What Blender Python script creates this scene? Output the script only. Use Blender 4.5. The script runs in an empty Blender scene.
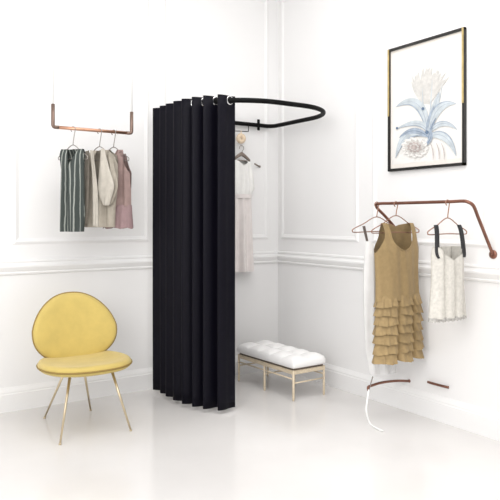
import bpy, bmesh, math, random
from mathutils import Vector, Matrix
random.seed(7)
C = bpy.context.scene.collection
PI = math.pi

# ------------------------------------------------------------------ geometry of the view
F = 637.0; HOR = 220.0; H = 1.25
TH = math.atan2(637, 950); CT, ST = math.cos(TH), math.sin(TH)
CORNER = (0.2365, 5.380)

def c2w(X, Y, Z):
    """camera-levelled coordinates -> room coordinates (origin in the floor corner)"""
    dx, dy = X - CORNER[0], Y - CORNER[1]
    return Vector((dx*CT + dy*ST, -dx*ST + dy*CT, Z))
CAM = c2w(0, 0, H)
def ray(u, v):
    p = c2w((u-250)/F, 1.0, H - (v-HOR)/F)
    return p - CAM
def pix(u, v, Y): return CAM + ray(u, v)*Y
def on_floor(u, v, z=0.0):
    r = ray(u, v); return CAM + r*((z-H)/r.z)
def on_back(u, v, d=0.0):
    r = ray(u, v); return CAM + r*((-d-CAM.y)/r.y)
def on_right(u, v, e=0.0):
    r = ray(u, v); return CAM + r*((-e-CAM.x)/r.x)

# ------------------------------------------------------------------ materials
def mat(name, col, rough=0.6, metal=0.0, var=0.0, vscale=20.0, bump=0.0, bscale=200.0, sheen=0.0, spec=0.5, stretch=None):
    m = bpy.data.materials.new(name); m.use_nodes = True
    nt = m.node_tree; b = nt.nodes['Principled BSDF']
    b.inputs['Base Color'].default_value = (*col, 1)
    b.inputs['Roughness'].default_value = rough
    b.inputs['Metallic'].default_value = metal
    b.inputs['Specular IOR Level'].default_value = spec
    if sheen:
        b.inputs['Sheen Weight'].default_value = sheen
        b.inputs['Sheen Roughness'].default_value = 0.5
    tc = nt.nodes.new('ShaderNodeTexCoord')
    src = tc.outputs['Object']
    if stretch:
        mp = nt.nodes.new('ShaderNodeMapping'); mp.inputs['Scale'].default_value = stretch
        nt.links.new(src, mp.inputs['Vector']); src = mp.outputs['Vector']
    if var:
        n = nt.nodes.new('ShaderNodeTexNoise'); n.inputs['Scale'].default_value = vscale
        n.inputs['Detail'].default_value = 4
        nt.links.new(src, n.inputs['Vector'])
        r = nt.nodes.new('ShaderNodeValToRGB')
        r.color_ramp.elements[0].position = 0.3; r.color_ramp.elements[1].position = 0.7
        r.color_ramp.elements[0].color = (*[c*(1-var) for c in col], 1)
        r.color_ramp.elements[1].color = (*[min(1, c*(1+var)) for c in col], 1)
        nt.links.new(n.outputs['Fac'], r.inputs['Fac'])
        nt.links.new(r.outputs['Color'], b.inputs['Base Color'])
    if bump:
        n2 = nt.nodes.new('ShaderNodeTexNoise'); n2.inputs['Scale'].default_value = bscale
        nt.links.new(tc.outputs['Object'], n2.inputs['Vector'])
        bp = nt.nodes.new('ShaderNodeBump'); bp.inputs['Strength'].default_value = bump
        bp.inputs['Distance'].default_value = 0.002
        nt.links.new(n2.outputs['Fac'], bp.inputs['Height'])
        nt.links.new(bp.outputs['Normal'], b.inputs['Normal'])
    return m
def stripe_mat(name, c0, c1, scale):
    m = bpy.data.materials.new(name); m.use_nodes = True
    nt = m.node_tree; b = nt.nodes['Principled BSDF']; b.inputs['Roughness'].default_value = .8
    tc = nt.nodes.new('ShaderNodeTexCoord'); w = nt.nodes.new('ShaderNodeTexWave')
    w.wave_type = 'BANDS'; w.bands_direction = 'X'; w.inputs['Scale'].default_value = scale
    w.inputs['Distortion'].default_value = 1.2; w.inputs['Detail'].default_value = 2
    r = nt.nodes.new('ShaderNodeValToRGB')
    r.color_ramp.elements[0].position = .78; r.color_ramp.elements[0].color = (*c0, 1)
    r.color_ramp.elements[1].position = .93; r.color_ramp.elements[1].color = (*c1, 1)
    nt.links.new(tc.outputs['Object'], w.inputs['Vector']); nt.links.new(w.outputs['Fac'], r.inputs['Fac'])
    nt.links.new(r.outputs['Color'], b.inputs['Base Color'])
    return m

M = dict(
    wall   = mat('wall_paint', (.84, .832, .828), .55, var=.012, vscale=1.5, bump=.05, bscale=120, spec=.3),
    trim   = mat('trim_paint', (.845, .838, .834), .42, spec=.4),
    ceil   = mat('ceiling_paint', (.88, .88, .875), .8),
    floor  = mat('polished_white_floor', (.70, .68, .667), .15, var=.03, vscale=2.2, bump=.03, bscale=6, spec=.5),
    navy   = mat('navy_curtain_cloth', (.0030, .0026, .0064), .55, var=.12, vscale=60, bump=.12, bscale=700, sheen=.0, spec=.13),
    black  = mat('black_powder_coat', (.003, .003, .003), .6, spec=.12),
    chrome = mat('brushed_nickel', (.8, .8, .8), .22, 1),
    copper = mat('copper_tube', (.55, .30, .20), .3, .85, var=.12, vscale=12),
    dcopper= mat('dark_copper_tube', (.22, .10, .07), .32, .7, var=.2, vscale=9),
    elbow  = mat('aged_bronze_elbow', (.22, .15, .12), .38, .7, var=.12, vscale=15),
    white  = mat('white_lacquer_and_lit_leg', (.86, .86, .85), .35),
    velvet = mat('mustard_velvet', (.55, .415, .115), .75, var=.06, vscale=14, bump=.2, bscale=260, sheen=.25),
    piping = mat('dark_mustard_piping', (.27, .18, .045), .7),
    brass  = mat('pale_brass', (.62, .52, .36), .3, .85, var=.06, vscale=10),
    wood   = mat('pale_oak', (.62, .52, .38), .45, var=.12, vscale=14, stretch=(6, 1, 6)),
    dwood  = mat('dark_bench_board', (.12, .09, .07), .6, var=.2, vscale=16),
    quilt  = mat('white_leather', (.87, .86, .85), .55, bump=.08, bscale=120),
    hwood  = mat('taupe_wooden_hanger', (.22, .175, .145), .5, var=.2, vscale=40),
    tanwood= mat('tan_wooden_knob', (.74, .59, .43), .6, var=.15, vscale=60),
    tan    = mat('tan_jersey', (.315, .220, .102), .85, var=.08, vscale=40, bump=.2, bscale=600, sheen=.1),
    tanr   = mat('tan_ruffle_cloth', (.325, .228, .108), .85, var=.13, vscale=30, bump=.2, bscale=500, sheen=.1),
    tanin  = mat('tan_lining', (.17, .115, .055), .9),
    ivory  = mat('ivory_chiffon', (.78, .77, .75), .8, var=.03, vscale=20),
    grwht  = mat('pale_grey_satin', (.72, .715, .71), .5, var=.04, vscale=14),
    strap  = mat('dark_taupe_strap', (.13, .105, .095), .7),
    blk    = mat('black_cloth', (.02, .02, .022), .75),
    cream  = mat('cream_lace', (.60, .575, .525), .8, var=.10, vscale=60),
    hem    = mat('grey_lace_hem', (.40, .385, .36), .85, var=.35, vscale=90),
    blush  = mat('blush_skirt', (.79, .735, .715), .75, var=.04, vscale=20),
    bodice = mat('white_blouse_cloth', (.86, .85, .825), .8, var=.03, vscale=30),
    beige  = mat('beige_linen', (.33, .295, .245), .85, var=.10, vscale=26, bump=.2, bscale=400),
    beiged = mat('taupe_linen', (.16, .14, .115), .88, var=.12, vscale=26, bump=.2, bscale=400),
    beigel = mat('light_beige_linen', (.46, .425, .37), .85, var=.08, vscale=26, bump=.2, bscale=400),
    mauve  = mat('mauve_crepe', (.26, .180, .165), .8, var=.08, vscale=24, bump=.15, bscale=400),
    mauvep = mat('rose_peplum', (.255, .170, .172), .8, var=.08, vscale=24, bump=.15, bscale=400),
    mauved = mat('dark_mauve_trim', (.15, .095, .085), .8),
    green  = stripe_mat('green_striped_cloth', (.040, .050, .046), (.30, .315, .29), 13),
    wire   = mat('rose_gold_wire', (.36, .20, .14), .3, .8),
    steelw = mat('steel_wire', (.32, .29, .27), .35, .8),
    fblack = mat('black_frame_wood', (.012, .011, .010), .35),
    fgold  = mat('gold_reflection', (.60, .47, .22), .35, .7, var=.15, vscale=20),
    paper  = mat('cream_paper', (.76, .715, .665), .9, var=.01, vscale=5),
    mount  = mat('white_art_paper', (.76, .745, .72), .9, var=.02, vscale=9),
    leaf1  = mat('pale_blue_wash', (.50, .545, .575), .9, var=.14, vscale=22),
    leaf2  = mat('blue_wash', (.32, .375, .45), .9, var=.22, vscale=28),
    leaf3  = mat('slate_ink', (.12, .17, .25), .9, var=.2, vscale=30),
    leaf4  = mat('grey_plume_wash', (.58, .565, .54), .9, var=.12, vscale=40),
    leaf5  = mat('brown_bloom_wash', (.44, .38, .36), .9, var=.25, vscale=50),
)

# ------------------------------------------------------------------ mesh helpers
def obj(name, bm, m, parent=None, smooth=True, mats=None):
    me = bpy.data.meshes.new(name)
    bmesh.ops.recalc_face_normals(bm, faces=bm.faces) if bm.faces else None
    bm.to_mesh(me); bm.free()
    for p in me.polygons: p.use_smooth = smooth
    for k in (mats or [m]): me.materials.append(k)
    o = bpy.data.objects.new(name, me); C.objects.link(o)
    if parent: o.parent = parent
    return o
def thing(name, label, cat, loc=(0, 0, 0), rz=0.0, group=None):
    o = bpy.data.objects.new(name, None); C.objects.link(o)
    o.empty_display_size = .05
    o.location = loc; o.rotation_euler = (0, 0, rz); o['label'] = label; o['category'] = cat
    if group: o['group'] = group
    return o
def tag(o, label, cat, group=None):
    o['label'] = label; o['category'] = cat
    if group: o['group'] = group
    return o
def struct(name, bm, m, smooth=False):
    o = obj(name, bm, m, None, smooth); o['kind'] = 'structure'; return o
def BM(): return bmesh.new()
def box(bm, lo, hi, bev=0.0, rot=None):
    lo, hi = Vector(lo), Vector(hi)
    r = bmesh.ops.create_cube(bm, size=1)
    mt = Matrix.Translation((lo+hi)/2) @ Matrix.Diagonal((*(hi-lo), 1))
    if rot is not None: mt = rot @ mt
    bmesh.ops.transform(bm, matrix=mt, verts=r['verts'])
    if bev:
        es = {e for v in r['verts'] for e in v.link_edges}
        bmesh.ops.bevel(bm, geom=list(es), offset=bev, segments=2, affect='EDGES')
def catmull(pts, n=8, closed=False):
    P = [Vector(p) for p in pts]; out = []
    N = len(P); rng = range(N if closed else N-1)
    for i in rng:
        if closed: a, b, c, d = P[i-1], P[i], P[(i+1) % N], P[(i+2) % N]
        else: a, b, c, d = P[max(i-1, 0)], P[i], P[i+1], P[min(i+2, N-1)]
        for k in range(n):
            t = k/n
            out.append(.5*((2*b)+(c-a)*t+(2*a-5*b+4*c-d)*t*t+(3*b-a-3*c+d)*t**3))
    if not closed: out.append(P[-1])
    return out
def tube(bm, pts, r, seg=10, closed=False, caps=True):
    P = [Vector(p) for p in pts]; N = len(P)
    rad = r if callable(r) else (lambda t: r)
    T = []
    for i in range(N):
        a = P[i-1] if (i or closed) else P[0]; b = P[(i+1) % N] if (i < N-1 or closed) else P[-1]
        T.append((b-a).normalized())
    nrm = T[0].orthogonal().normalized(); rings = []
    for i in range(N):
        if i:
            q = T[i-1].rotation_difference(T[i]); nrm = (q @ nrm)
        nrm = (nrm - T[i]*nrm.dot(T[i])).normalized(); bn = T[i].cross(nrm)
        rr = rad(i/max(1, N-1))
        rings.append([bm.verts.new(P[i]+(nrm*math.cos(2*PI*k/seg)+bn*math.sin(2*PI*k/seg))*rr) for k in range(seg)])
    for i in range(N if closed else N-1):
        A, B = rings[i], rings[(i+1) % N]
        if closed and i == N-1:
            # pick best twist
            off = min(range(seg), key=lambda s: sum((A[k].co-B[(k+s) % seg].co).length for k in range(seg)))
        else: off = 0
        for k in range(seg):
            bm.faces.new((A[k], A[(k+1) % seg], B[(k+1+off) % seg], B[(k+off) % seg]))
    if caps and not closed:
        bm.faces.new(rings[0][::-1]); bm.faces.new(rings[-1])
def arc_join(pts, rad, n=8):
    """polyline with rounded corners"""
    P = [Vector(p) for p in pts]; out = [P[0]]
    for i in range(1, len(P)-1):
        a = (P[i-1]-P[i]); b = (P[i+1]-P[i]); r = rad[i-1] if isinstance(rad, (list, tuple)) else rad
        ang = a.angle(b); d = min(r/math.tan(ang/2), a.length*.49, b.length*.49)
        s, e = P[i]+a.normalized()*d, P[i]+b.normalized()*d
        for k in range(n+1):
            t = k/n; out.append(s*(1-t)**2 + P[i]*2*t*(1-t) + e*t*t)
    out.append(P[-1]); return out
def torus(bm, c, ax, R, r, seg=18, sub=8, sx=1.0):
    ax = Vector(ax).normalized(); u = Vector((0, 0, 1)) if abs(ax.z) < .9 else Vector((1, 0, 0))
    v = ax.cross(u).normalized(); u = v.cross(ax)
    rings = []
    for i in range(seg):
        a = 2*PI*i/seg; d = u*math.cos(a)+v*math.sin(a)
        rings.append([bm.verts.new(Vector(c)+d*(R+r*math.cos(2*PI*k/sub))+ax*(r*sx*math.sin(2*PI*k/sub))) for k in range(sub)])
    for i in range(seg):
        A, B = rings[i], rings[(i+1) % seg]
        for k in range(sub): bm.faces.new((A[k], A[(k+1) % sub], B[(k+1) % sub], B[k]))
def lathe(bm, prof, c, ax=(0, 0, 1), seg=20):
    ax = Vector(ax).normalized(); u = ax.orthogonal().normalized(); v = ax.cross(u); rings = []
    for (r, h) in prof:
        rings.append([bm.verts.new(Vector(c)+ax*h+(u*math.cos(2*PI*k/seg)+v*math.sin(2*PI*k/seg))*max(r, 1e-5)) for k in range(seg)])
    for A, B in zip(rings, rings[1:]):
        for k in range(seg): bm.faces.new((A[k], A[(k+1) % seg], B[(k+1) % seg], B[k]))
    bmesh.ops.remove_doubles(bm, verts=bm.verts, dist=2e-5)
def interp(tab, z):
    """tab: list of tuples sorted by first entry descending"""
    if z >= tab[0][0]: return tab[0][1:]
    for a, b in zip(tab, tab[1:]):
        if a[0] >= z >= b[0]:
            t = (a[0]-z)/(a[0]-b[0]+1e-12); return tuple(p+(q-p)*t for p, q in zip(a[1:], b[1:]))
    return tab[-1][1:]

# garment sheets -----------------------------------------------------------------
# outline table rows: (z, xl, nl, nr, xr); between nl and nr is the neckline opening
def sheet(bm, tab, body, sign, T, ripple=None, rows=44, n=14):
    z1, z0 = tab[0][0], tab[-1][0]; L = []
    for i in range(rows+1):
        z = z1+(z0-z1)*i/rows; xl, nl, nr, xr = interp(tab, z)
        bl, br, tk = interp(body, z); cx, hw = (bl+br)/2, max((br-bl)/2, 1e-4)
        def v(x):
            uu = (x-cx)/hw; y = sign*T*tk*math.sqrt(max(0, 1-min(1, uu*uu)))
            if ripple:
                y += ripple(x, z)*min(1, max(0, (1-abs(uu))*4)) * (1 if sign < 0 else .6)
            return bm.verts.new((x, y, z))
        L.append(([v(xl+(nl-xl)*k/n) for k in range(n+1)], [v(nr+(xr-nr)*k/n) for k in range(n+1)]))
    for a, b in zip(L, L[1:]):
        for s in (0, 1):
            for k in range(n): bm.faces.new((a[s][k], a[s][k+1], b[s][k+1], b[s][k]))
def garment(name, m, parent, front, back, body, T, ripple=None, rows=44):
    bm = BM()
    sheet(bm, front, body, -1, T, ripple, rows); sheet(bm, back, body, 1, T, ripple, rows)
    bmesh.ops.remove_doubles(bm, verts=bm.verts, dist=.0006)
    return obj(name, bm, m, parent)
def skirt(bm, rows, cols, fn):
    """fn(t, a) -> Vector; t 0..1 from top, a angle"""
    R = [[bm.verts.new(fn(i/rows, 2*PI*k/cols)) for k in range(cols)] for i in range(rows+1)]
    for A, B in zip(R, R[1:]):
        for k in range(cols): bm.faces.new((A[k], A[(k+1) % cols], B[(k+1) % cols], B[k]))

# ------------------------------------------------------------------ the room
CEIL = 3.35
XL, YF = -4.6, -6.2
b = BM(); box(b, (XL, YF, -.08), (0, 0, 0)); struct('floor', b, M['floor'])
b = BM(); box(b, (XL, 0, -.08), (.1, .1, CEIL+.08)); struct('wall_back', b, M['wall'])
b = BM(); box(b, (0, YF, -.08), (.1, 0, CEIL+.08)); struct('wall_right', b, M['wall'])
b = BM(); box(b, (XL, YF, CEIL), (0, 0, CEIL+.08)); struct('ceiling', b, M['ceil'])

def extrude_back(bm, prof, x0, x1):       # prof: (depth, z)
    A = [bm.verts.new((x0, -d, z)) for d, z in prof]; B = [bm.verts.new((x1, -d, z)) for d, z in prof]
    n = len(prof)
    for k in range(n): bm.faces.new((A[k], A[(k+1) % n], B[(k+1) % n], B[k]))
    bm.faces.new(A); bm.faces.new(B[::-1])
def extrude_right(bm, prof, y0, y1):
    A = [bm.verts.new((-d, y0, z)) for d, z in prof]; B = [bm.verts.new((-d, y1, z)) for d, z in prof]
    n = len(prof)
    for k in range(n): bm.faces.new((A[k], A[(k+1) % n], B[(k+1) % n], B[k]))
    bm.faces.new(A); bm.faces.new(B[::-1])
base = [(0, 0), (.020, 0), (.020, .112), (.016, .118), (.016, .128), (.011, .140), (.007, .148), (.004, .156), (0, .156)]
rail = [(0, .890), (.010, .892), (.014, .902), (.011, .910), (.018, .922), (.027, .940), (.027, .950), (.018, .957),
        (.013, .968), (.018, .976), (.016, .986), (.006, .990), (0, .990)]
b = BM(); extrude_back(b, base, XL, 0); struct('baseboard_back', b, M['trim'])
b = BM(); extrude_right(b, base, YF, 0); struct('baseboard_right', b, M['trim'])
b = BM(); extrude_back(b, rail, XL, 0); struct('trim_1', b, M['trim'])
b = BM(); extrude_right(b, rail, YF, 0); struct('trim_2', b, M['trim'])
mprof = [(0, 0), (.004, .002), (.006, .007), (.010, .013), (.011, .020), (.008, .026), (.005, .030), (.004, .036), (0, .040)]
def panel(bm, a0, a1, z0, z1, wall):
    def pt(a, z, d): return (a, -d, z) if wall == 'back' else (-d, a, z)
    rings = []
    for d, w in mprof:
        rings.append([bm.verts.new(pt(*q, d)) for q in ((a0+w, z0+w), (a1-w, z0+w), (a1-w, z1-w), (a0+w, z1-w))])
    for A, B in zip(rings, rings[1:]):
        for k in range(4): bm.faces.new((A[k], A[(k+1) % 4], B[(k+1) % 4], B[k]))
k = 3
for (a0, a1) in ((-1.085, -.10), (-2.16, -1.185), (-3.25, -2.26), (-4.35, -3.35)):
    b = BM(); panel(b, a0, a1, 1.09, 3.10, 'back'); struct('trim_%d' % k, b, M['trim']); k += 1
for (a0, a1) in ((-.975, -.045), (-2.05, -1.115), (-3.12, -2.19), (-4.2, -3.26)):
    b = BM(); panel(b, a0, a1, 1.09, 3.10, 'right'); struct('trim_%d' % k, b, M['trim']); k += 1

# ------------------------------------------------------------------ curtain rail (closed rounded ring fixed to back wall)
RZ = 2.027; RX0, RX1, RD0, RD1 = -1.150, -.088, .036, .945
def ring_path():
    cs = [((RX1, -RD0), .06), ((RX1, -RD1), .40), ((RX0, -RD1), .46), ((RX0, -RD0), .06)]
    out = []
    for i, (p, r) in enumerate(cs):
        a = Vector((*cs[i-1][0], RZ))-Vector((*p, RZ)); c = Vector((*cs[(i+1) % 4][0], RZ))-Vector((*p, RZ))
        a.normalize(); c.normalize(); ctr = Vector((*p, RZ))+a*r+c*r
        s = -c; e = -a
        n = 16 if r > .1 else 6
        for q in range(n+1):
            t = q/n*PI/2; out.append(ctr + s*r*math.cos(t) + e*r*math.sin(t))
    return out
rp = ring_path()
cr = thing('curtain_rail', 'black oval loop of steel curtain rail fixed to the back wall', 'curtain rail', (RX1, 0, RZ))
def rel(o, pts): return [Vector(p)-Vector(o.location) for p in pts]
# resample
dense = []
for i in range(len(rp)):
    a, c = rp[i], rp[(i+1) % len(rp)]; n = max(1, int((c-a).length/.03))
    dense += [a.lerp(c, q/n) for q in range(n)]
b = BM(); tube(b, rel(cr, dense), .0165, 12, closed=True); obj('rail_tube', b, M['black'], cr)
bx = on_back(257.2, 124, RD0).x
for x in (bx, -.98):
    b = BM(); q = Vector((x, 0, RZ))-cr.location
    box(b, q+Vector((-.012, -.060, -.045)), q+Vector((.012, -.049, .045)), .003)
    box(b, q+Vector((-.006, -.055, -.010)), q+Vector((.006, 0, .010)), .002)
    obj('wall_bracket', b, M['black'], cr, smooth=False)

# ------------------------------------------------------------------ curtain
# path from the wall end of the ring's left leg, along its left leg and round the front corner
path = [Vector((RX0, -.115, 0))]
ctr = Vector((RX0+.46, -RD1+.46, 0))
yy = -.115
while yy > ctr.y: path.append(Vector((RX0, yy, 0))); yy -= .004
ANG = math.radians(85)
for q in range(0, 181):
    t = ANG*q/180; path.append(ctr+Vector((-math.cos(t), -math.sin(t), 0))*.46)
S = [0]
for a, c in zip(path, path[1:]): S.append(S[-1]+(c-a).length)
TOT = S[-1]
def at_s(s):
    s = min(max(s, 0), TOT)
    import bisect
    i = min(max(bisect.bisect_right(S, s)-1, 0), len(path)-2)
    t = (s-S[i])/max(1e-9, S[i+1]-S[i]); p = path[i].lerp(path[i+1], t)
    tg = (path[min(i+3, len(path)-1)]-path[max(i-2, 0)]).normalized()
    return p, tg, Vector((tg.y, -tg.x, 0))     # outward = away from ring centre
OUT, AMP, LAT = .020, .046, .024
ZT, ZB = 2.056, .028
# arc lengths at which the eight outer folds stand, the folds opening out towards the free end
CREST = [0.045, 0.157, 0.252, 0.368, 0.461, 0.547, 0.627, 0.72]
def s_of(w):
    x = w-.25; n = len(CREST)-1
    if x <= 0: return CREST[0]+x*(CREST[1]-CREST[0])
    if x >= n: return CREST[n]+(x-n)*(CREST[n]-CREST[n-1])
    i = int(x); return CREST[i]+(CREST[i+1]-CREST[i])*(x-i)
def cur_pt(w, z):
    ph = 2*PI*w
    p, tg, out = at_s(s_of(w))
    k = math.sin(ph); kk = math.copysign(abs(k)**.75, k)
    tq = (ZT-z)/(ZT-ZB)
    per = (s_of(w+.5)-s_of(w-.5))
    q = p+out*(OUT+kk*AMP+.003*math.sin(1.7*w+3*tq)*tq)-tg*(per*.235*k)
    q.z = z; return q
WA, WB = .12, 7.735
cu = thing('curtain', 'floor-length navy black pleated eyelet curtain hanging from the oval rail', 'curtain', (RX0, -.5, 0))
b = BM(); NU, NV = 330, 26; G = []
for j in range(NV+1):
    z = ZT+(ZB-ZT)*j/NV
    G.append([b.verts.new(cur_pt(WA+(WB-WA)*i/NU, z)-cu.location) for i in range(NU+1)])
for j in range(NV):
    for i in range(NU): b.faces.new((G[j][i], G[j][i+1], G[j+1][i+1], G[j+1][i]))
cc = obj('curtain_cloth', b, M['navy'], cu)
sm = cc.modifiers.new('thick', 'SOLIDIFY'); sm.thickness = .003; sm.offset = 0
# eyelets at every crossing of the rail
wq = math.asin((OUT/AMP)**(4/3))/(2*PI)
for w in [x for i in range(8) for x in (i+.5+wq, i+1-wq) if x < WB]:
    c0, c1 = cur_pt(w-.02, RZ), cur_pt(w+.02, RZ); d = (c1-c0).normalized()
    nrm = Vector((-d.y, d.x, 0))
    b = BM(); c = cur_pt(w, RZ); c.z = RZ
    torus(b, c-cu.location, nrm, .0250, .0060, 20, 8, .9)
    obj('eyelet', b, M['chrome'], cu)

# ------------------------------------------------------------------ yellow lounge chair
def yellow_chair():
    f = Vector((.55, -.835)).normalized(); c0 = Vector((-1.022, 3.872))
    p = c2w(c0.x, c0.y, 0); pf = c2w(c0.x+f.x, c0.y+f.y, 0)-p
    rz = math.atan2(pf.y, pf.x)-PI/2        # local +y is forward, local -x / +x sides
    t = thing('lounge_chair', 'mustard yellow velvet lounge chair with rounded back and slim brass legs', 'chair', (p.x, p.y, 0), rz)
    # seat: rounded shell
    def seat_xy(a, k):
        ca, sa = math.cos(a), math.sin(a); n = 2.35
        rx, ry = .272, .262
        e = (abs(ca)**n+abs(sa)**n)**(-1/n)
        y = sa*e*ry
        x = ca*e*rx*(1-.10*max(0, -y/ry))
        return Vector((x*k, y*k+.045, 0))
    cols = 56
    def shell(bm, xy, prof):
        rings = []
        for (k, z) in prof:
            rings.append([bm.verts.new(xy(2*PI*i/cols, k)+Vector((0, 0, z))) for i in range(cols)])
        for A, B in zip(rings, rings[1:]):
            for i in range(cols): bm.faces.new((A[i], A[(i+1) % cols], B[(i+1) % cols], B[i]))
        bm.faces.new(rings[0]); bm.faces.new(rings[-1][::-1])
    b = BM()
    shell(b, seat_xy, [(.02, .402), (.35, .403), (.6, .408), (.8, .416), (.92, .418), (.975, .411), (1.0, .398), (1.0, .392)])
    obj('seat', b, M['velvet'], t)
    b = BM()
    shell(b, seat_xy, [(1.0, .390), (.985, .378), (.93, .366), (.8, .357), (.5, .350), (.05, .348)])
    obj('seat_shell', b, M['velvet'], t)
    b = BM(); tube(b, [seat_xy(2*PI*i/72, 1.003)+Vector((0, 0, .391)) for i in range(72)], .0055, 8, closed=True)
    obj('piping', b, M['piping'], t)
    # back: beetle-like rounded shell, leaning back and slightly dished
    def bk(a, k, off):
        ca, sa = math.cos(a), math.sin(a); n = 2.25
        e = (abs(ca)**n+abs(sa)**n)**(-1/n)
        h = sa*e*k; w = ca*e*k
        hh = .215*h-.012
        ww = .262*w*(1-.20*max(0, h)+.06*max(0, -h)-.10*max(0, -h)**3)
        lean = math.radians(13)
        dish = .25*ww*ww/.29*.9
        y = -.165-(hh)*math.sin(lean)+dish-off
        return Vector((ww, y, .590+hh*math.cos(lean)))
    def bshell(bm, prof):
        rings = [[bm.verts.new(bk(2*PI*i/cols, k, o)) for i in range(cols)] for k, o in prof]
        for A, B in zip(rings, rings[1:]):
            for i in range(cols): bm.faces.new((A[i], A[(i+1) % cols], B[(i+1) % cols], B[i]))
        bm.faces.new(rings[0]); bm.faces.new(rings[-1][::-1])
    b = BM(); bshell(b, [(.02, -.026), (.4, -.027), (.7, -.026), (.86, -.022), (.95, -.014), (.99, -.004), (1.0, .004), (1.0, .007)])
    obj('backrest', b, M['velvet'], t)
    b = BM(); bshell(b, [(1.0, .008), (.985, .018), (.94, .026), (.8, .032), (.5, .034), (.03, .034)])
    obj('back_shell', b, M['velvet'], t)
    b = BM(); tube(b, [bk(2*PI*i/72, 1.004, .0075) for i in range(72)], .0055, 8, closed=True)
    obj('piping', b, M['piping'], t)
    for s in (-1, 1):
        b = BM()
        tube(b, catmull([(s*.10, -.02, .352), (s*.10, -.15, .350), (s*.10, -.205, .40), (s*.10, -.188, .50)], 6), .008, 8)
        obj('back_support', b, M['brass'], t)
    mats_w = t.matrix_basis
    inv = (Matrix.Translation(t.location) @ Matrix.Rotation(rz, 4, 'Z')).inverted()
    rt = inv @ c2w(-1.05, 4.0, .355); rt = (rt.x, rt.y)
    ff = inv @ on_floor(130.8, 431); rf = inv @ on_floor(90.6, 410.5)
    for foot, top in ((ff, (.125, .165)), (Vector((-ff.x, ff.y, 0)), (-.125, .165)),
                      (rf, rt), (Vector((-rf.x, rf.y, 0)), rt)):
        sgn = 1 if foot.x > 0 else -1
        top = (abs(top[0])*sgn, top[1])
        b = BM(); tube(b, [Vector((top[0], top[1], .355)), Vector((foot.x, foot.y, .004))], lambda q: .0085-.003*q, 10)
        lg = obj('leg', b, M['brass'], t)
        b = BM(); lathe(b, [(0, 0), (.008, 0), (.008, .006), (.005, .010), (0, .010)], (foot.x, foot.y, 0), seg=12)
        obj('foot_glide', b, M['brass'], lg)
yellow_chair()

# ------------------------------------------------------------------ tufted bench
def bench():
    rz = math.radians(1.5)
    W, L = .280, .668
    p = Vector((-.364, -.515, 0))
    t = thing('tufted_bench', 'low bench with white tufted cushion on pale brass frame in the corner', 'bench', p, rz)
    zf = .222
    # frame rails
    b = BM()
    for sx in (-1, 1): box(b, (sx*W/2-.007, -L/2, zf-.040), (sx*W/2+.007, L/2, zf-.014), .002)
    for sy in (-1, 1): box(b, (-W/2, sy*L/2-.007, zf-.040), (W/2, sy*L/2+.007, zf-.014), .002)
    obj('frame', b, M['wood'], t, smooth=False)
    b = BM(); box(b, (-W/2+.004, -L/2+.004, zf-.014), (W/2-.004, L/2-.004, zf+.004), .002)
    obj('seat_board', b, M['dwood'], t, smooth=False)
    for sx in (-1, 1):
        for y in (-L/2, 0, L/2):
            b = BM()
            tube(b, [(sx*W/2, y, zf-.012), (sx*W/2, y, .012), (sx*W/2, y, 0)], lambda q: .0085-.002*(q > .9), 10)
            obj('leg', b, M['wood'], t)
    b = BM()
    for sx in (-1, 1): tube(b, [(sx*W/2, -L/2, .150), (sx*W/2, L/2, .150)], .0055, 8)
    for y in (-L/2, 0, L/2): tube(b, [(-W/2, y, .122), (W/2, y, .122)], .0055, 8)
    obj('stretcher', b, M['wood'], t)
    # cushion
    cw, cl, z0, th = W/2+.012, L/2+.014, zf+.002, .078
    b = BM(); nx, ny = 44, 100
    def top(i, j):
        u, v = -1+2*i/nx, -1+2*j/ny
        e = 1-max(abs(u)**9, abs(v)**18)
        puff = (abs(math.sin(PI*(u+1)*1.0))**.5)*(abs(math.sin(PI*(v+1)*2.5))**.5)
        z = z0+th*(.48+.52*max(0, e)**.45)-.030*(1-puff)*max(0, e)
        ed = 1+.018*max(0, e)
        return Vector((u*cw*(1-.03*abs(v)**14), v*cl*(1-.02*abs(u)**10), z))
    G = [[b.verts.new(top(i, j)) for i in range(nx+1)] for j in range(ny+1)]
    for j in range(ny):
        for i in range(nx): b.faces.new((G[j][i], G[j][i+1], G[j+1][i+1], G[j+1][i]))
    rim = [G[0][i] for i in range(nx)]+[G[j][nx] for j in range(ny)]+[G[ny][i] for i in range(nx, 0, -1)]+[G[j][0] for j in range(ny, 0, -1)]
    prev = rim
    for (k, zz) in ((1.012, z0+th*.30), (1.0, z0+th*.10), (.97, z0)):
        cur = [b.verts.new((q.co.x*k, q.co.y*(1+(k-1)*.5), zz)) for q in rim]
        for q in range(len(rim)): b.faces.new((prev[q], prev[(q+1) % len(rim)], cur[(q+1) % len(rim)], cur[q]))
        prev = cur
    b.faces.new(prev)
    cu_ = obj('cushion', b, M['quilt'], t)
    for v in (-.6, -.2, .2, .6):
        b = BM(); lathe(b, [(0, .006), (.005, .005), (.007, .002), (.006, -.002), (0, -.003)], (0, v*cl, z0+th-.029), seg=12)
        obj('button', b, M['quilt'], cu_)
bench()

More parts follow.
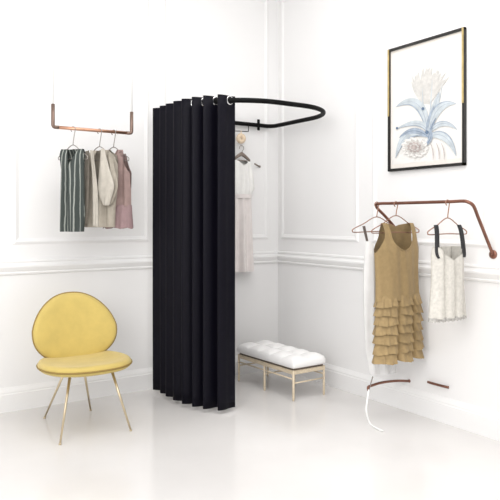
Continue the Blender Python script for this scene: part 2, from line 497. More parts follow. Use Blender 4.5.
# ------------------------------------------------------------------ hangers
def wire_hanger(name, label, loc, rz, half, drop, m, hook_h, group, r=.0032, hook_r=.016):
    t = thing(name, label, 'hanger', loc, rz, group)       # origin: top of hook (resting on rail)
    # hook in the local yz..: hook lies in local x-z plane turned across rail -> curl about rail
    hk = []
    for q in range(0, 13):
        a = math.radians(-60+q*240/12); hk.append(Vector((-math.cos(a)*hook_r*1.0, 0, math.sin(a)*hook_r-hook_r)))
    hk = hk[::-1]
    a0 = hk[::-1][-1]
    pts = hk[::-1]
    pts = pts+[Vector((.004, 0, -hook_h*.72)), Vector((0, 0, -hook_h))]
    b = BM(); tube(b, catmull(pts, 3), r, 8); obj('hook', b, m, t)
    zt, zb = -hook_h, -hook_h-drop
    b = BM()
    outline = [Vector((0, 0, zt)), Vector((half*.55, 0, zt-drop*.50)), Vector((half*.95, 0, zb+.014)), Vector((half, 0, zb)),
               Vector((half*.88, 0, zb-.008)), Vector((0, 0, zb-.004)), Vector((-half*.88, 0, zb-.008)), Vector((-half, 0, zb)),
               Vector((-half*.95, 0, zb+.014)), Vector((-half*.55, 0, zt-drop*.50))]
    tube(b, catmull(outline, 5, True), r, 8, closed=True)
    obj('hanger_bar', b, m, t)
    return t

# ------------------------------------------------------------------ right rack (copper), wall mounted
RE = .28
rk = thing('clothes_rack', 'copper tube clothes rack against the right wall carrying the tan ruffled dress', 'clothes rack', (0, -1.45, 0))
zr = on_right(396, 203.2, RE).z
yr0, yr1 = on_right(376.5, 206, RE).y, -2.13
def rr(pts): return rel(rk, pts)
topp = [(-.004, yr0-.05, zr-.30), (-.10, yr0-.03, zr-.19), (-.20, yr0-.005, zr-.085), (-.262, yr0+.012, zr-.026), (-RE-.006, yr0-.008, zr-.004), (-RE-.002, yr0-.05, zr+.001), (-RE, yr0-.12, zr), (-RE, (yr0+yr1)/2, zr), (-RE, yr1+.12, zr),
        (-RE-.002, yr1+.05, zr+.001), (-RE-.006, yr1+.008, zr-.004), (-.262, yr1-.012, zr-.026), (-.20, yr1+.005, zr-.085), (-.10, yr1+.03, zr-.19), (-.004, yr1+.05, zr-.30)]
b = BM(); tube(b, rr(catmull(topp, 8)), .0095, 12); obj('top_rail', b, M['dcopper'], rk)
for y in (yr0-.05, yr1+.05):
    b = BM(); lathe(b, [(0, 0), (.026, 0), (.026, .004), (.012, .008), (0, .008)], Vector((0, y, zr-.30))-rk.location, (-1, 0, 0), 18)
    obj('wall_flange', b, M['dcopper'], rk)
pw = on_right(409, 381, .004); pe = pix(369, 386.2, 3.97); 
b = BM(); tube(b, rr(catmull([pw, pw.lerp(pe, .35)+Vector((0, 0, .012)), pw.lerp(pe, .7)+Vector((0, 0, .012)), pix(371.5, 385.6, 3.985), pix(368.3, 387.0, 3.965), pix(368.2, 389.6, 3.955), pix(368.6, 390.6, 3.95)], 8)), .0082, 10)
obj('lower_tube', b, M['dcopper'], rk)
b = BM(); lathe(b, [(0, 0), (.0105, 0), (.0105, .004), (.009, .008), (0, .008)], Vector((0, pw.y, pw.z))-rk.location, (-1, 0, 0), 16)
obj('wall_flange', b, M['dcopper'], rk)
b = BM(); tube(b, rr([pix(372.8, 376.5, 3.975), pix(370.8, 383.5, 3.975), pix(369.5, 388, 3.965), pix(368.6, 390.4, 3.95)]), .0035, 8); obj('pin', b, M['steelw'], rk)
lg = [pix(368.7, 389.5, 3.95), pix(367.2, 400, 3.93), pix(366.3, 411, 3.90)]
f1, f2, f3 = on_floor(369.6, 422.8, .006), on_floor(375, 427.6, .006), on_floor(383, 431, .006)
b = BM(); tube(b, rr(catmull(lg+[f1, f2, f3], 8)), .0055, 10); obj('leg', b, M['white'], rk)  # bright light on the leg is put into its white colour
q0 = on_right(428, 382, .012)
b = BM(); tube(b, rr(catmull([q0, q0+Vector((-.01, -.04, .002)), q0+Vector((-.01, -.12, .002)), q0+Vector((0, -.16, 0))], 6)), .008, 10)
obj('lower_tube', b, M['dcopper'], rk)

# --- tan ruffled dress
dy = on_right(396, 207, RE).y
DX = -RE
DC = Vector((DX, dy, 0))
pxz = .0061
def zv(v): return 1.25-(v-220)*pxz
HT = zr+.0095
wire_hanger('wire_hanger', 'copper wire hanger holding the tan ruffled dress', (DX, dy, HT), 0, .205, .098, M['wire'], HT-zv(215.5)-.0, 'copper wire hangers on the right rack')
kx = .0079
def xu(u): return (u-396.2)*kx
dr = thing('ruffled_dress', 'tan sleeveless scoop-neck dress with tiered ruffle skirt on the right rack', 'dress', (DX, dy, 0))
front = [(zv(223), xu(380.3), xu(385), xu(411.3), xu(415.2)), (zv(228), xu(380.8), xu(386), xu(410.8), xu(416)), (zv(236), xu(380.5), xu(386.6), xu(410.6), xu(416.5)),
         (zv(241), xu(379), xu(388), xu(409.4), xu(417.2)), (zv(245), xu(377), xu(390.2), xu(407.2), xu(418.2)), (zv(248), xu(375.5), xu(393.2), xu(404.2), xu(419.2)), (zv(250.0), xu(374.2), xu(396.6), xu(400.8), xu(420.3)), (zv(251), xu(374), xu(398.6), xu(398.8), xu(420.4)),
         (zv(253), xu(373.4), xu(398.7), xu(398.7), xu(420.8)), (zv(270), xu(374.6), xu(398), xu(398), xu(420)), (zv(285), xu(375), xu(398), xu(398), xu(420.3)), (zv(300), xu(374.6), xu(398), xu(398), xu(421.5))]
back = [(zv(223), xu(380.3), xu(385), xu(411.3), xu(415.2)), (zv(225.5), xu(380.5), xu(397), xu(397.2), xu(415.6))]+[(r[0], r[1], xu(397.5), xu(397.5), r[4]) for r in front[1:]]
bodyt = [(zv(223), xu(374), xu(421), .12), (zv(230), xu(374), xu(421), .55), (zv(250), xu(373.4), xu(420.8), 1)]+[(r[0], r[1], r[4], 1) for r in front[-3:]]
def rip1(x, z): return .006*math.sin(x*48+2)*min(1, max(0, (zv(245)-z)*6))+.003*math.sin(x*95+z*9)
garment('bodice', M['tan'], dr, front, back, bodyt, .055, rip1)
# neckline and armhole binding
for seq in ([(r[2], r[0]) for r in front[:8]]+[(r[3], r[0]) for r in front[7::-1]],):
    pts = []
    for x, z in seq:
        bl, br, tk = interp(bodyt, z); uu = (x-(bl+br)/2)/((br-bl)/2)
        pts.append(Vector((x, -.055*tk*math.sqrt(max(0, 1-uu*uu))-.001, z)))
    b = BM(); tube(b, catmull(pts, 4), .0032, 8); obj('neck_binding', b, M['tan'], dr)
tv = [296.5, 305.5, 314.5, 323.5, 333, 342.5, 352]
for i, v in enumerate(tv):
    z1, z0 = zv(v-2), zv(v+8.8)
    def fn(t, a, i=i, z1=z1, z0=z0):
        hw = .176+.0032*i+.018*t; dp = .052+.020*t
        ca, sa = math.cos(a), math.sin(a)
        x = hw*math.copysign(abs(ca)**.8, ca); y = dp*sa
        # three gathered columns with deep creases between
        xx = x/hw
        cre = math.exp(-((xx+.24)/.075)**2)+math.exp(-((xx-.42)/.070)**2)
        rp_ = (.0045*math.sin(26*xx+1.7*i)+.003*math.sin(47*xx+i*2.3))*t
        y += (-1 if sa < 0 else 1)*(rp_-min(.048, .75*abs(y))*cre*(.55+.45*t))
        z = z1+(z0-z1)*t+.010*t*math.sin(2.6*i+9*xx)*.45+.006*cre*t
        return Vector((x+.022+.003*math.sin(i*1.7), y, z))
    b = BM(); skirt(b, 8, 200, fn); obj('ruffle', b, M['tanr'], dr)

# --- pale satin dress behind, hanging at the bend of the rack
hy = yr0-.014
hx = -RE-.012
hh = zr+.0105
wire_hanger('wire_hanger', 'copper wire hanger at the bent end of rack holding the pale grey gown', (hx, hy, hh), math.radians(-8), .185, .088, M['wire'], hh-1.27, 'copper wire hangers on the right rack')
gw = thing('satin_gown', 'long pale grey strappy gown half hidden behind the tan ruffled dress', 'dress', (hx, hy, 0), math.radians(-8))
pz = .00628
def zg(v): return 1.25-(v-220)*pz
def xg(u): return (u-376)*.0072
fg = [(zg(241), xg(363.8), xg(366.6), xg(389), xg(390)), (zg(252), xg(363.4), xg(370.8), xg(386), xg(389.6)), (zg(262), xg(362.8), xg(374), xg(381), xg(389.3)), (zg(272), xg(362.2), xg(377.4), xg(377.6), xg(389)),
      (zg(290), xg(362), xg(377), xg(377), xg(389)), (zg(320), xg(362.5), xg(378), xg(378), xg(392)), (zg(350), xg(364.0), xg(380), xg(380), xg(396)), (zg(374.5), xg(368.5), xg(382), xg(382), xg(397))]
bg = [(r[0], r[1], (r[1]+r[4])/2, (r[1]+r[4])/2, r[4]) for r in fg[1:]]
bdg = [(r[0], r[1], r[4], 1) for r in fg]
def rip2(x, z): return .008*math.sin(x*75+z*2+1)+.003*math.sin(x*170)
garment('gown_cloth', M['grwht'], gw, fg, bg, bdg, .036, rip2)
for s in (0, 1):
    pa = Vector((xg(362.2 if s == 0 else 391), 0, zg(226.5))); pb = Vector((xg(365.6 if s == 0 else 389.6), -.004, zg(242.5)))
    b = BM(); d = .009
    vs = [b.verts.new(p) for p in (pa+Vector((-d, -.003, .002)), pa+Vector((d, -.003, .004)), pb+Vector((d*.8, -.004, 0)), pb+Vector((-d*.8, -.004, 0)))]
    vs2 = [b.verts.new(p.co+Vector((0, .006, 0))) for p in vs]
    b.faces.new(vs); b.faces.new(vs2[::-1])
    for q in range(4): b.faces.new((vs[q], vs[(q+1) % 4], vs2[(q+1) % 4], vs2[q]))
    obj('strap', b, M['strap'], gw, smooth=False)

# --- cream dress with black straps at the right
wy = -1.985; wx = -RE
wire_hanger('wire_hanger', 'copper wire hanger holding the cream dress with black straps', (wx, wy, HT), 0, .165, .085, M['wire'], HT-1.262, 'copper wire hangers on the right rack')
wd = thing('cream_dress', 'short cream dress with black straps and lace hem at the rack end', 'dress', (wx, wy, 0))
ws = .00555
def zw(v): return 1.25-(v-220)*ws
fw = [(zw(247), -.120, -.104, .104, .120), (zw(252), -.126, -.08, .08, .126), (zw(258), -.130, -.03, .03, .130), (zw(262), -.131, -.001, .001, .131), (zw(280), -.128, 0, 0, .128), (zw(300), -.138, 0, 0, .138), (zw(318), -.150, 0, 0, .150)]
bw = [(r[0], r[1], 0, 0, r[4]) for r in fw]
bdw = [(r[0], r[1], r[4], 1) for r in fw]
def rip3(x, z): return .010*math.sin(x*80)+.004*math.sin(x*170+z*6)
garment('dress_cloth', M['cream'], wd, fw, bw, bdw, .045, rip3)
b = BM()
def hemf(t, a):
    ca, sa = math.cos(a), math.sin(a)
    return Vector((.150*ca*(1+.02*t), (.042+.006*math.sin(14*a))*sa*(1+.03*t), zw(317)-(.022+.004*math.sin(40*a))*t))
skirt(b, 3, 120, hemf); obj('lace_hem', b, M['hem'], wd)
for s in (-1, 1):
    b = BM()
    P = [Vector((s*.098, 0, zw(225))), Vector((s*.104, -.012, zw(233))), Vector((s*.112, -.022, zw(252))), Vector((s*.10, -.03, zw(258)))]
    P = catmull(P, 6); A = [b.verts.new(q+Vector((-.016, 0, 0))) for q in P]; B2 = [b.verts.new(q+Vector((.016, 0, 0))) for q in P]
    for q in range(len(P)-1): b.faces.new((A[q], B2[q], B2[q+1], A[q+1]))
    so = obj('strap', b, M['blk'], wd); md = so.modifiers.new('t', 'SOLIDIFY'); md.thickness = .006; md.offset = 0

# ------------------------------------------------------------------ framed botanical print on right wall
y0p, y1p = on_right(390.2, 120).y, -1.90
zb_, zt_ = on_right(390.2, 171.8).z, 2.40
pc = Vector((0, (y0p+y1p)/2, (zb_+zt_)/2))
pf = thing('framed_print', 'black framed blue botanical print with gold reflection on the frame, hung on the right wall', 'picture', (0, pc.y, zb_))
fw_ = .017
b = BM()
o0 = Vector((0, 0, 0))
def fbox(lo, hi): box(b, Vector(lo)-pf.location, Vector(hi)-pf.location, .002)
fbox((-.026, y0p-fw_, zb_), (-.002, y0p, zt_)); fbox((-.026, y1p, zb_), (-.002, y1p+fw_, zt_))
fbox((-.026, y1p, zb_), (-.002, y0p, zb_+fw_)); fbox((-.026, y1p, zt_-fw_), (-.002, y0p, zt_))
fo = obj('frame', b, M['fblack'], pf, smooth=False)
zg0 = on_right(390.2, 117).z  # reflection on the upper frame sides, laid on as gold-coloured strips
b = BM()
box(b, Vector((-.0300, y0p-fw_+.002, zg0))-pf.location, Vector((-.0255, y0p-.003, zt_-.003))-pf.location)
obj('gold_reflection_strip', b, M['fgold'], pf, smooth=False)
b = BM()
box(b, Vector((-.0300, y1p+.003, zg0))-pf.location, Vector((-.0255, y1p+fw_-.002, zt_-.003))-pf.location)
obj('gold_reflection_strip', b, M['fgold'], pf, smooth=False)
am = ['paper', 'mount', 'leaf1', 'leaf2', 'leaf3', 'leaf4', 'leaf5']
b = BM(); layer = [0.0120]
def aq(u, v):
    p = on_right(u, v, 0); return Vector((-layer[0], p.y, p.z))-pf.location
def poly(pts, mi):
    f = b.faces.new([b.verts.new(p) for p in pts]); f.material_index = mi
def rect(ya, yb, za, zb2, mi):
    layer[0] += .0003
    poly([Vector((-layer[0], y, z))-pf.location for y, z in ((ya, za), (yb, za), (yb, zb2), (ya, zb2))], mi)
rect(y0p-.01, y1p+.01, zb_+.01, zt_-.01, 0)
rect(y0p-.030, y1p+.030, zb_+.045, zt_-.035, 1)
def leaf(p0, p1, p2, w, mi, w0=0.0, n=20, edge=None, vein=None):
    layer[0] += .00012
    sp = []
    for q in range(n+1):
        t = q/n; sp.append(((1-t)**2*p0[0]+2*t*(1-t)*p1[0]+t*t*p2[0], (1-t)**2*p0[1]+2*t*(1-t)*p1[1]+t*t*p2[1]))
    Ls, Rs = [], []
    for q in range(n+1):
        a, c = sp[max(0, q-1)], sp[min(n, q+1)]; dx, dy_ = c[0]-a[0], c[1]-a[1]; l = math.hypot(dx, dy_)+1e-9
        t = q/n; ww = w*(max(0, math.sin(PI*t**.8))**.8)+w0*(1-t)+.12
        Ls.append((sp[q][0]-dy_/l*ww, sp[q][1]+dx/l*ww)); Rs.append((sp[q][0]+dy_/l*ww, sp[q][1]-dx/l*ww))
    for q in range(n): poly([aq(*Ls[q]), aq(*Ls[q+1]), aq(*Rs[q+1]), aq(*Rs[q])], mi)
    if vein is not None:
        leaf(p0, p1, p2, .0, vein, .15, n)
    if edge is not None:
        layer[0] += .0001
        for q in range(n):
            poly([aq(*Rs[q]), aq(*Rs[q+1]), aq(Rs[q+1][0]*.7+sp[q+1][0]*.3, Rs[q+1][1]*.7+sp[q+1][1]*.3), aq(Rs[q][0]*.7+sp[q][0]*.3, Rs[q][1]*.7+sp[q][1]*.3)], edge)
# plumes at the top
for k2 in range(26):
    a = -1.1+2.1*k2/25; r = 26+10*random.random()
    x1, y1_ = 430+math.sin(a)*22*random.uniform(.6, 1.2), 92-math.cos(a)*r*.75
    leaf((428+a*3, 104), ((428+x1)/2-4, (104+y1_)/2), (x1, y1_), random.uniform(1.2, 2.6), 5)
for (p0, p1, p2, w) in (((430, 132), (424, 112), (424, 88), .5), ((430, 132), (432, 110), (434, 80), .5), ((430, 132), (440, 112), (444, 84), .5)):
    leaf(p0, p1, p2, w, 2)
# big leaves
leaf((429, 130), (424, 90), (397.5, 107), 4.6, 2, vein=3, edge=3)
leaf((430, 131), (436, 108), (441, 92), 3.2, 2, vein=3)
leaf((431, 131), (437, 100), (458, 104), 4.2, 2, vein=3, edge=3)
leaf((430, 133), (424, 116), (398.5, 129), 2.8, 2, vein=3, edge=3)
leaf((431, 133), (444, 116), (459, 130), 2.6, 2, vein=3, edge=3)
leaf((431, 137), (406, 122), (397.5, 158), 4.2, 2, vein=3, edge=3)
leaf((431, 138), (416, 124), (401, 138), 2.8, 3, vein=4)
leaf((431, 137), (449, 128), (458, 156), 4.0, 2, vein=3, edge=3)
leaf((428, 133), (430, 118), (436, 106), 1.2, 3)
leaf((430, 140), (433, 126), (438, 118), 1.3, 3, vein=4)
leaf((426, 146), (436, 140), (432, 128), 1.8, 3, vein=4)
for (x, y, r_) in ((425, 109, 1.5), (399, 128.4, 1.2), (429, 132.5, 1.8), (425, 141, 1.0)):
    layer[0] += .0001; poly([aq(x+r_*math.cos(q*PI/6), y+r_*math.sin(q*PI/6)*1.1) for q in range(12)], 4)
# bloom
for ring_, (rad, cnt, mi, wd_) in enumerate(((14, 13, 1, 3.4), (11, 11, 5, 2.2), (7.5, 10, 6, 1.6), (5, 8, 5, 1.4), (3.6, 8, 6, 1.2))):
    for q in range(cnt):
        a = 2*PI*q/cnt+ring_*.4
        leaf((417, 147.5), (417+rad*.7*math.cos(a+.25), 147.5+rad*.55*math.sin(a+.25)), (417+rad*math.cos(a), 147.5+rad*.72*math.sin(a)), wd_, mi, vein=6 if ring_ in (0, 1) else None, n=10)
for x in (436, 442, 447):
    leaf((x, 160), (x+1, 150), (x-3, 143), .3, 6)
obj('artwork', b, None, pf, smooth=False, mats=[M[q] for q in am])

# ------------------------------------------------------------------ left hanging rail
LD = .35
e_ = on_back(131.6, 132.5, LD); zl = on_back(110, 131.6, LD).z
lx1 = e_.x; lx0 = -2.0
lr = thing('hanging_rail', 'copper clothes rail hung from the ceiling by white rods', 'clothes rail', (lx1, -LD, zl))
zel = on_back(131.6, 112, LD).z-zl
Lr = lx1-lx0
b = BM(); tube(b, arc_join([(-.035, 0, 0), (0, 0, 0), (0, 0, zel)], .034), .0115, 12); obj('elbow', b, M['elbow'], lr)
b = BM(); tube(b, arc_join([(-Lr+.035, 0, 0), (-Lr, 0, 0), (-Lr, 0, zel)], .034), .0115, 12); obj('elbow', b, M['elbow'], lr)
b = BM(); tube(b, [(-Lr+.035, 0, 0), (-.035, 0, 0)], .0105, 12); obj('rail_tube', b, M['copper'], lr)
for x in (0, -Lr):
    b = BM(); tube(b, [(x, 0, zel), (x, 0, CEIL-zl)], .0065, 10); ro = obj('hanging_rod', b, M['white'], lr)
    b = BM(); lathe(b, [(0, 0), (.03, 0), (.03, -.006), (.01, -.012), (0, -.012)], (x, 0, CEIL-zl), seg=18); obj('ceiling_rose', b, M['white'], ro)

LZT = zl+.0115
def left_place(u, twist):
    return on_back(u, 131.5, LD).x, math.radians(-90+twist)
# cardigan
cx_, crz = left_place(99.5, 38)
wire_hanger('wire_hanger', 'thin steel hanger holding the beige draped cardigan', (cx_, -LD, LZT), crz, .115, .085, M['steelw'], .115, 'steel hangers on the ceiling rail', r=.0030)
cd = thing('draped_cardigan', 'beige linen draped cardigan on the ceiling-hung rail', 'cardigan', (cx_, -LD, 0), crz)
px4 = 4.28/637
def zl_(v): return 1.25-(v-220)*px4
KX = px4/.80
def xl_(u): return (u-100.2)*KX
f1_ = [(zl_(152.5), xl_(95), xl_(98.5), xl_(106), xl_(109.5)), (zl_(157), xl_(90.5), xl_(99.3), xl_(105.5), xl_(113.5)), (zl_(165), xl_(88.3), xl_(100), xl_(104.8), xl_(116)), (zl_(180), xl_(87.2), xl_(101), xl_(103.8), xl_(116.5)), (zl_(195), xl_(86.6), xl_(102), xl_(103), xl_(115.5)),
       (zl_(205), xl_(86.2), xl_(102.4), xl_(102.4), xl_(114.5)), (zl_(227), xl_(85.8), xl_(102.4), xl_(102.4), xl_(113.8))]
b1_ = [(r[0], r[1], (r[1]+r[4])/2, (r[1]+r[4])/2, r[4]) for r in f1_]
bd1 = [(zl_(152.5), xl_(88), xl_(116), .25), (zl_(158), xl_(88), xl_(116), .8)]+[(r[0], r[1], r[4], 1) for r in f1_[2:]]
def rip4(x, z): return .013*math.sin(x*75+z*2.5)+.006*math.sin(x*140-z*5)
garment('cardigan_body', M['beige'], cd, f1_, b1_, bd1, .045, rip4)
def drape(name, m, parent, L, R, yl, yr, rip, n=24, mm=16, th=.004):
    b = BM(); G = []
    Lc, Rc = catmull(L, 8), catmull(R, 8)
    for i in range(len(Lc)):
        row = []
        for k in range(mm+1):
            t = k/mm; p = Lc[i].lerp(Rc[i], t); p = Vector((p.x, p.y+yl+(yr-yl)*t+rip*math.sin(t*PI*3+i*.12)-.018*math.sin(PI*t), p.z)); row.append(b.verts.new(p))
        G.append(row)
    for A, B in zip(G, G[1:]):
        for k in range(mm): b.faces.new((A[k], A[k+1], B[k+1], B[k]))
    o = obj(name, b, m, parent); md = o.modifiers.new('t', 'SOLIDIFY'); md.thickness = th; md.offset = 0
    return o
V2 = lambda u, v, y=0: Vector((xl_(u), y, zl_(v)))
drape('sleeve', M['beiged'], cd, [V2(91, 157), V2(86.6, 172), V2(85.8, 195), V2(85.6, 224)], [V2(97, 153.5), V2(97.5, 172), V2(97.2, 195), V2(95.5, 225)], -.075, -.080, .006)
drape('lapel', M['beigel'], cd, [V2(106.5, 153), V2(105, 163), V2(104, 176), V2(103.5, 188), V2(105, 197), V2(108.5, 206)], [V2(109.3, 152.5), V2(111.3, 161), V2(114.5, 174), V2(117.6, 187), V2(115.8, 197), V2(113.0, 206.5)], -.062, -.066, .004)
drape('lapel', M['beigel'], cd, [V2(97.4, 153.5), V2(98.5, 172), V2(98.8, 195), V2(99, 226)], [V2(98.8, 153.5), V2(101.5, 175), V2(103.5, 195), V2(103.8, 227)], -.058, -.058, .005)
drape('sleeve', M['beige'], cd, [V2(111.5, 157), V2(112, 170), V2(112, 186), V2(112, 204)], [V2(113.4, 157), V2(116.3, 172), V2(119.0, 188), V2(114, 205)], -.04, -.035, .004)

# mauve top
mx_, mrz = left_place(113.6, 36)
wire_hanger('wire_hanger', 'thin steel hanger holding the mauve sleeveless top', (mx_, -LD, LZT), mrz, .115, .085, M['steelw'], .112, 'steel hangers on the ceiling rail', r=.0030)
mt = thing('sleeveless_top', 'mauve sleeveless top with rose peplum at the rail elbow', 'top', (mx_, -LD, 0), mrz)
def xm(u): return (u-115.2)*KX
def V3(u, v, y=0): return Vector((xm(u), y, zl_(v)))
f2_ = [(zl_(151.5), xm(107), xm(110), xm(119.5), xm(123.6)), (zl_(155), xm(106), xm(111), xm(119.2), xm(124.4)), (zl_(160), xm(105.5), xm(114), xm(118), xm(125.3)), (zl_(163), xm(105.2), xm(116.2), xm(116.4), xm(126)), (zl_(170), xm(105), xm(116), xm(116), xm(128.6)), (zl_(175), xm(105), xm(116), xm(116), xm(130.6)),
       (zl_(190), xm(106), xm(117), xm(117), xm(130.8)), (zl_(207), xm(108), xm(119), xm(119), xm(131))]
b2_ = [(r[0], r[1], xm(116), xm(116), r[4]) for r in f2_[1:]]
bd2 = [(zl_(151.5), xm(103), xm(131), .2), (zl_(158), xm(103), xm(131), .7), (zl_(175), xm(104.5), xm(131), 1)]+[(r[0], r[1], r[4], 1) for r in f2_[-2:]]
def rip5(x, z): return .008*math.sin(x*90+1)+.003*math.sin(x*170+z*8)
garment('top_body', M['mauve'], mt, f2_, b2_, bd2, .042, rip5)
b = BM(); cxm = (xm(109)+xm(131))/2
def pep(t, a):
    hw = KX*(11.4+1.6*t); ca, sa = math.cos(a), math.sin(a)
    return Vector((cxm-.002-.004*t+hw*ca, (.044+.014*t+.008*t*math.sin(11*a))*sa, zl_(205.5)+(zl_(228)-zl_(205.5))*t+.004*t*math.sin(7*a)))
skirt(b, 10, 120, pep); obj('peplum', b, M['mauvep'], mt)
b = BM(); tube(b, catmull([V3(110, 152, -.012), V3(112.5, 157, -.035), V3(116.3, 163.2, -.045), V3(118.6, 158, -.035), V3(119.8, 152, -.012)], 6), .0055, 8); obj('neck_trim', b, M['mauved'], mt)
b = BM(); torus(b, V3(123.4, 155.5, -.02), (0, 1, .1), .015, .0035, 16, 6); obj('shoulder_loop', b, M['mauve'], mt)

# green striped blouse
gx_, grz = left_place(73.0, 40)
wire_hanger('wire_hanger', 'thin steel hanger holding the green striped shirt', (gx_, -LD, LZT), grz, .105, .085, M['steelw'], .115, 'steel hangers on the ceiling rail', r=.0030)
gs = thing('striped_shirt', 'dark green striped shirt at the far left of the ceiling-hung rail', 'shirt', (gx_, -LD, 0), grz)
kg = .0073
f3_ = [(zl_(153), -.075, -.04, .04, .075), (zl_(158), -.088, -.03, .03, .085), (zl_(166), -.085, -.012, .012, .080), (zl_(172), -.08, -.001, .001, .076), (zl_(195), -.085, 0, 0, .078), (zl_(215), -.09, 0, 0, .084), (zl_(231), -.09, 0, 0, .075)]
b3_ = [(r[0], r[1], 0, 0, r[4]) for r in f3_]
bd3 = [(zl_(153), -.09, .09, .25), (zl_(158), -.092, .09, .8)]+[(r[0], r[1], r[4], 1) for r in f3_[2:]]
garment('shirt_body', M['green'], gs, f3_, b3_, bd3, .045, rip4)

# ------------------------------------------------------------------ dress on the back wall behind the curtain
PD = .055
hk = thing('wall_hanging_rail', 'small thin black square hanging rail on the back wall beneath curtain rail', 'hanging rail', on_back(241, 131, 0))
def hb(u, v, d): return on_back(u, v, d)-hk.location
b = BM()
tube(b, arc_join([hb(248.6, 124.5, 0), hb(248.6, 124.5, PD), hb(248.4, 131.6, PD), hb(226.5, 130.6, PD), hb(226.5, 123.4, PD), hb(226.5, 123.4, 0)], .006, 4), .0032, 8)
obj('rail_wire', b, M['black'], hk)
kn = thing('wooden_ring', 'tan wooden ring looped on the thin black hanging rail above the blush dress', 'ring', on_back(241, 138, PD))
b = BM(); torus(b, (0, 0, -.004), (0.1, 1, 0), .0235, .0185, 24, 12); obj('ring_body', b, M['tanwood'], kn)
b = BM(); tube(b, [(0, 0, .028), (0, -.003, .04), (0, 0, .058)], .004, 8); obj('ring_cord', b, M['tanwood'], kn)
wh = thing('wooden_hanger', 'small taupe wooden hanger with wire hook on the back wall', 'hanger', on_back(241.6, 144.3, PD))
ss = 5.13/637
def wz(v): return (144.3-v)*ss
b = BM()
hkp = [Vector((-.020, 0, wz(149)))]+[Vector((-.020*math.cos(a), 0, wz(148.2)+.022*math.sin(a))) for a in (0.4, .9, 1.57, 2.2, 2.8, 3.4)]+[Vector((.006, 0, wz(151.2))), Vector((0, 0, wz(153)))]
tube(b, catmull(hkp, 4), .0030, 8); obj('hook', b, M['steelw'], wh)
b = BM(); hw_ = .078
sec = []
for q in range(-14, 15):
    x = q/14*hw_; zc = wz(153.2)-abs(q/14)**1.15*.050-.004; w = .015-.006*abs(q/14)
    sec.append([b.verts.new((x, -.007, zc+w)), b.verts.new((x, .007, zc+w)), b.verts.new((x, .009, zc-w*1.1)), b.verts.new((x, -.009, zc-w*1.1))])
for A, B in zip(sec, sec[1:]):
    for k2 in range(4): b.faces.new((A[k2], A[(k2+1) % 4], B[(k2+1) % 4], B[k2]))
b.faces.new(sec[0]); b.faces.new(sec[-1][::-1])
box(b, (-hw_*.97, -.005, wz(161)), (hw_*.97, .005, wz(160.1)))
obj('hanger_body', b, M['hwood'], wh)
bd = thing('blush_dress', 'white-bodiced blush pink long dress hanging on the back wall behind the curtain', 'dress', on_back(241.8, 160, PD))
bz0 = on_back(241.8, 160, PD).z
ss2 = 5.12/637
def z5(v): return (160-v)*ss2
def x5(u): return (u-241.8)*ss2/.84
f5 = [(z5(160.5), x5(234.2), x5(237.5), x5(247), x5(250)), (z5(163), x5(233.8), x5(239), x5(245.5), x5(250.4)), (z5(166), x5(233.4), x5(242), x5(242.2), x5(251)), (z5(178), x5(231.5), x5(242), x5(242), x5(254)), (z5(188), x5(231), x5(242), x5(242), x5(255)), (z5(194.5), x5(233.2), x5(242), x5(242), x5(251)), (z5(197), x5(233.6), x5(242), x5(242), x5(250.6))]
b5 = [(r[0], r[1], x5(242), x5(242), r[4]) for r in f5]
bd5 = [(z5(160.5), x5(233), x5(251), .3)]+[(r[0], r[1], r[4], 1) for r in f5[1:]]
def rip6(x, z): return .005*math.sin(x*120)
garment('blouse', M['bodice'], bd, f5, b5, bd5, .030, rip6)
b = BM()
def belt(t, a): return Vector((x5(242.1)+(KXb+.004)*math.cos(a), .040*math.sin(a), z5(194.2)+(z5(198)-z5(194.2))*t))
KXb = (x5(250.8)-x5(233.4))/2
skirt(b, 3, 60, belt); obj('belt', b, M['blush'], bd)
b = BM()
def sk(t, a):
    hw = KXb*(1.02+.22*t); ca, sa = math.cos(a), math.sin(a)
    fold = .019*math.sin(7*a+.6)*(.35+.65*t)
    return Vector((x5(242.2+.6*t)+(hw+fold*.4)*ca, (.029+.004*t+fold)*sa, z5(197.5)+(z5(271.5)-z5(197.5))*t))
skirt(b, 20, 160, sk); obj('skirt', b, M['blush'], bd)
pg = thing('wall_peg', 'small dark grey coat peg on back wall right of the blush dress', 'peg', on_back(257, 165, 0))
b = BM(); q1 = on_back(259.6, 166.6, 0)-pg.location; q2 = on_back(254.6, 163.8, .05)-pg.location
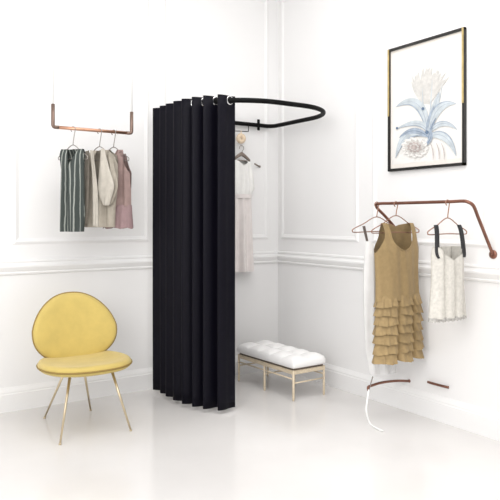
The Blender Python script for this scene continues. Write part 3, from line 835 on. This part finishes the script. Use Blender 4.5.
tube(b, [q1, q2], lambda t: .0068-.001*t, 12); obj('peg_shaft', b, M['hwood'], pg)
b = BM(); lathe(b, [(0, 0), (.009, 0), (.009, .004), (.007, .007), (0, .007)], q1, (0, -1, 0), 16); obj('peg_plate', b, M['hwood'], pg)

# ------------------------------------------------------------------ light
def area(name, loc, target, size, power, col=(1, 1, 1), sy=None):
    l = bpy.data.lights.new(name, 'AREA'); l.energy = power; l.color = col; l.size = size
    if sy: l.shape = 'RECTANGLE'; l.size_y = sy
    o = bpy.data.objects.new(name, l); C.objects.link(o); o.location = loc
    o.rotation_euler = (Vector(target)-Vector(loc)).to_track_quat('-Z', 'Y').to_euler(); return o
area('ceiling_fill', (-1.7, -2.3, CEIL-.03), (-1.7, -2.3, 0), 2.6, 40)  # added area lamp under the ceiling, brightens the upper walls
area('side_fill', (-4.5, -3.9, 2.2), (-.3, -1.3, 1.2), 2.2, 66, (1, .995, .985))  # added fill lamp from the open left side, no window there
sp = bpy.data.lights.new('sun_patch', 'SPOT'); sp.energy = 150; sp.spot_size = math.radians(24); sp.spot_blend = .9; sp.shadow_soft_size = .25; sp.color = (1, .98, .95)
so = bpy.data.objects.new('sun_patch', sp); C.objects.link(so); so.location = (-1.6, -5.4, 3.0)
tgt = on_floor(355, 440); so.rotation_euler = (tgt-so.location).to_track_quat('-Z', 'Y').to_euler()

w = bpy.data.worlds.new('World'); bpy.context.scene.world = w; w.use_nodes = True
bg_ = w.node_tree.nodes['Background']; bg_.inputs['Color'].default_value = (1, .995, .99, 1); bg_.inputs['Strength'].default_value = .74

# ------------------------------------------------------------------ camera
cam = bpy.data.cameras.new('camera'); co = bpy.data.objects.new('camera', cam); C.objects.link(co)
co.location = CAM; co.rotation_euler = (PI/2, 0, -TH)
cam.sensor_width = 36; cam.lens = F/500*36; cam.shift_y = (HOR-250)/500; cam.clip_start = .05
bpy.context.scene.camera = co
vs_ = bpy.context.scene.view_settings
vs_.view_transform = 'Standard'; vs_.look = 'None'; vs_.exposure = 0.33; vs_.gamma = 1.0
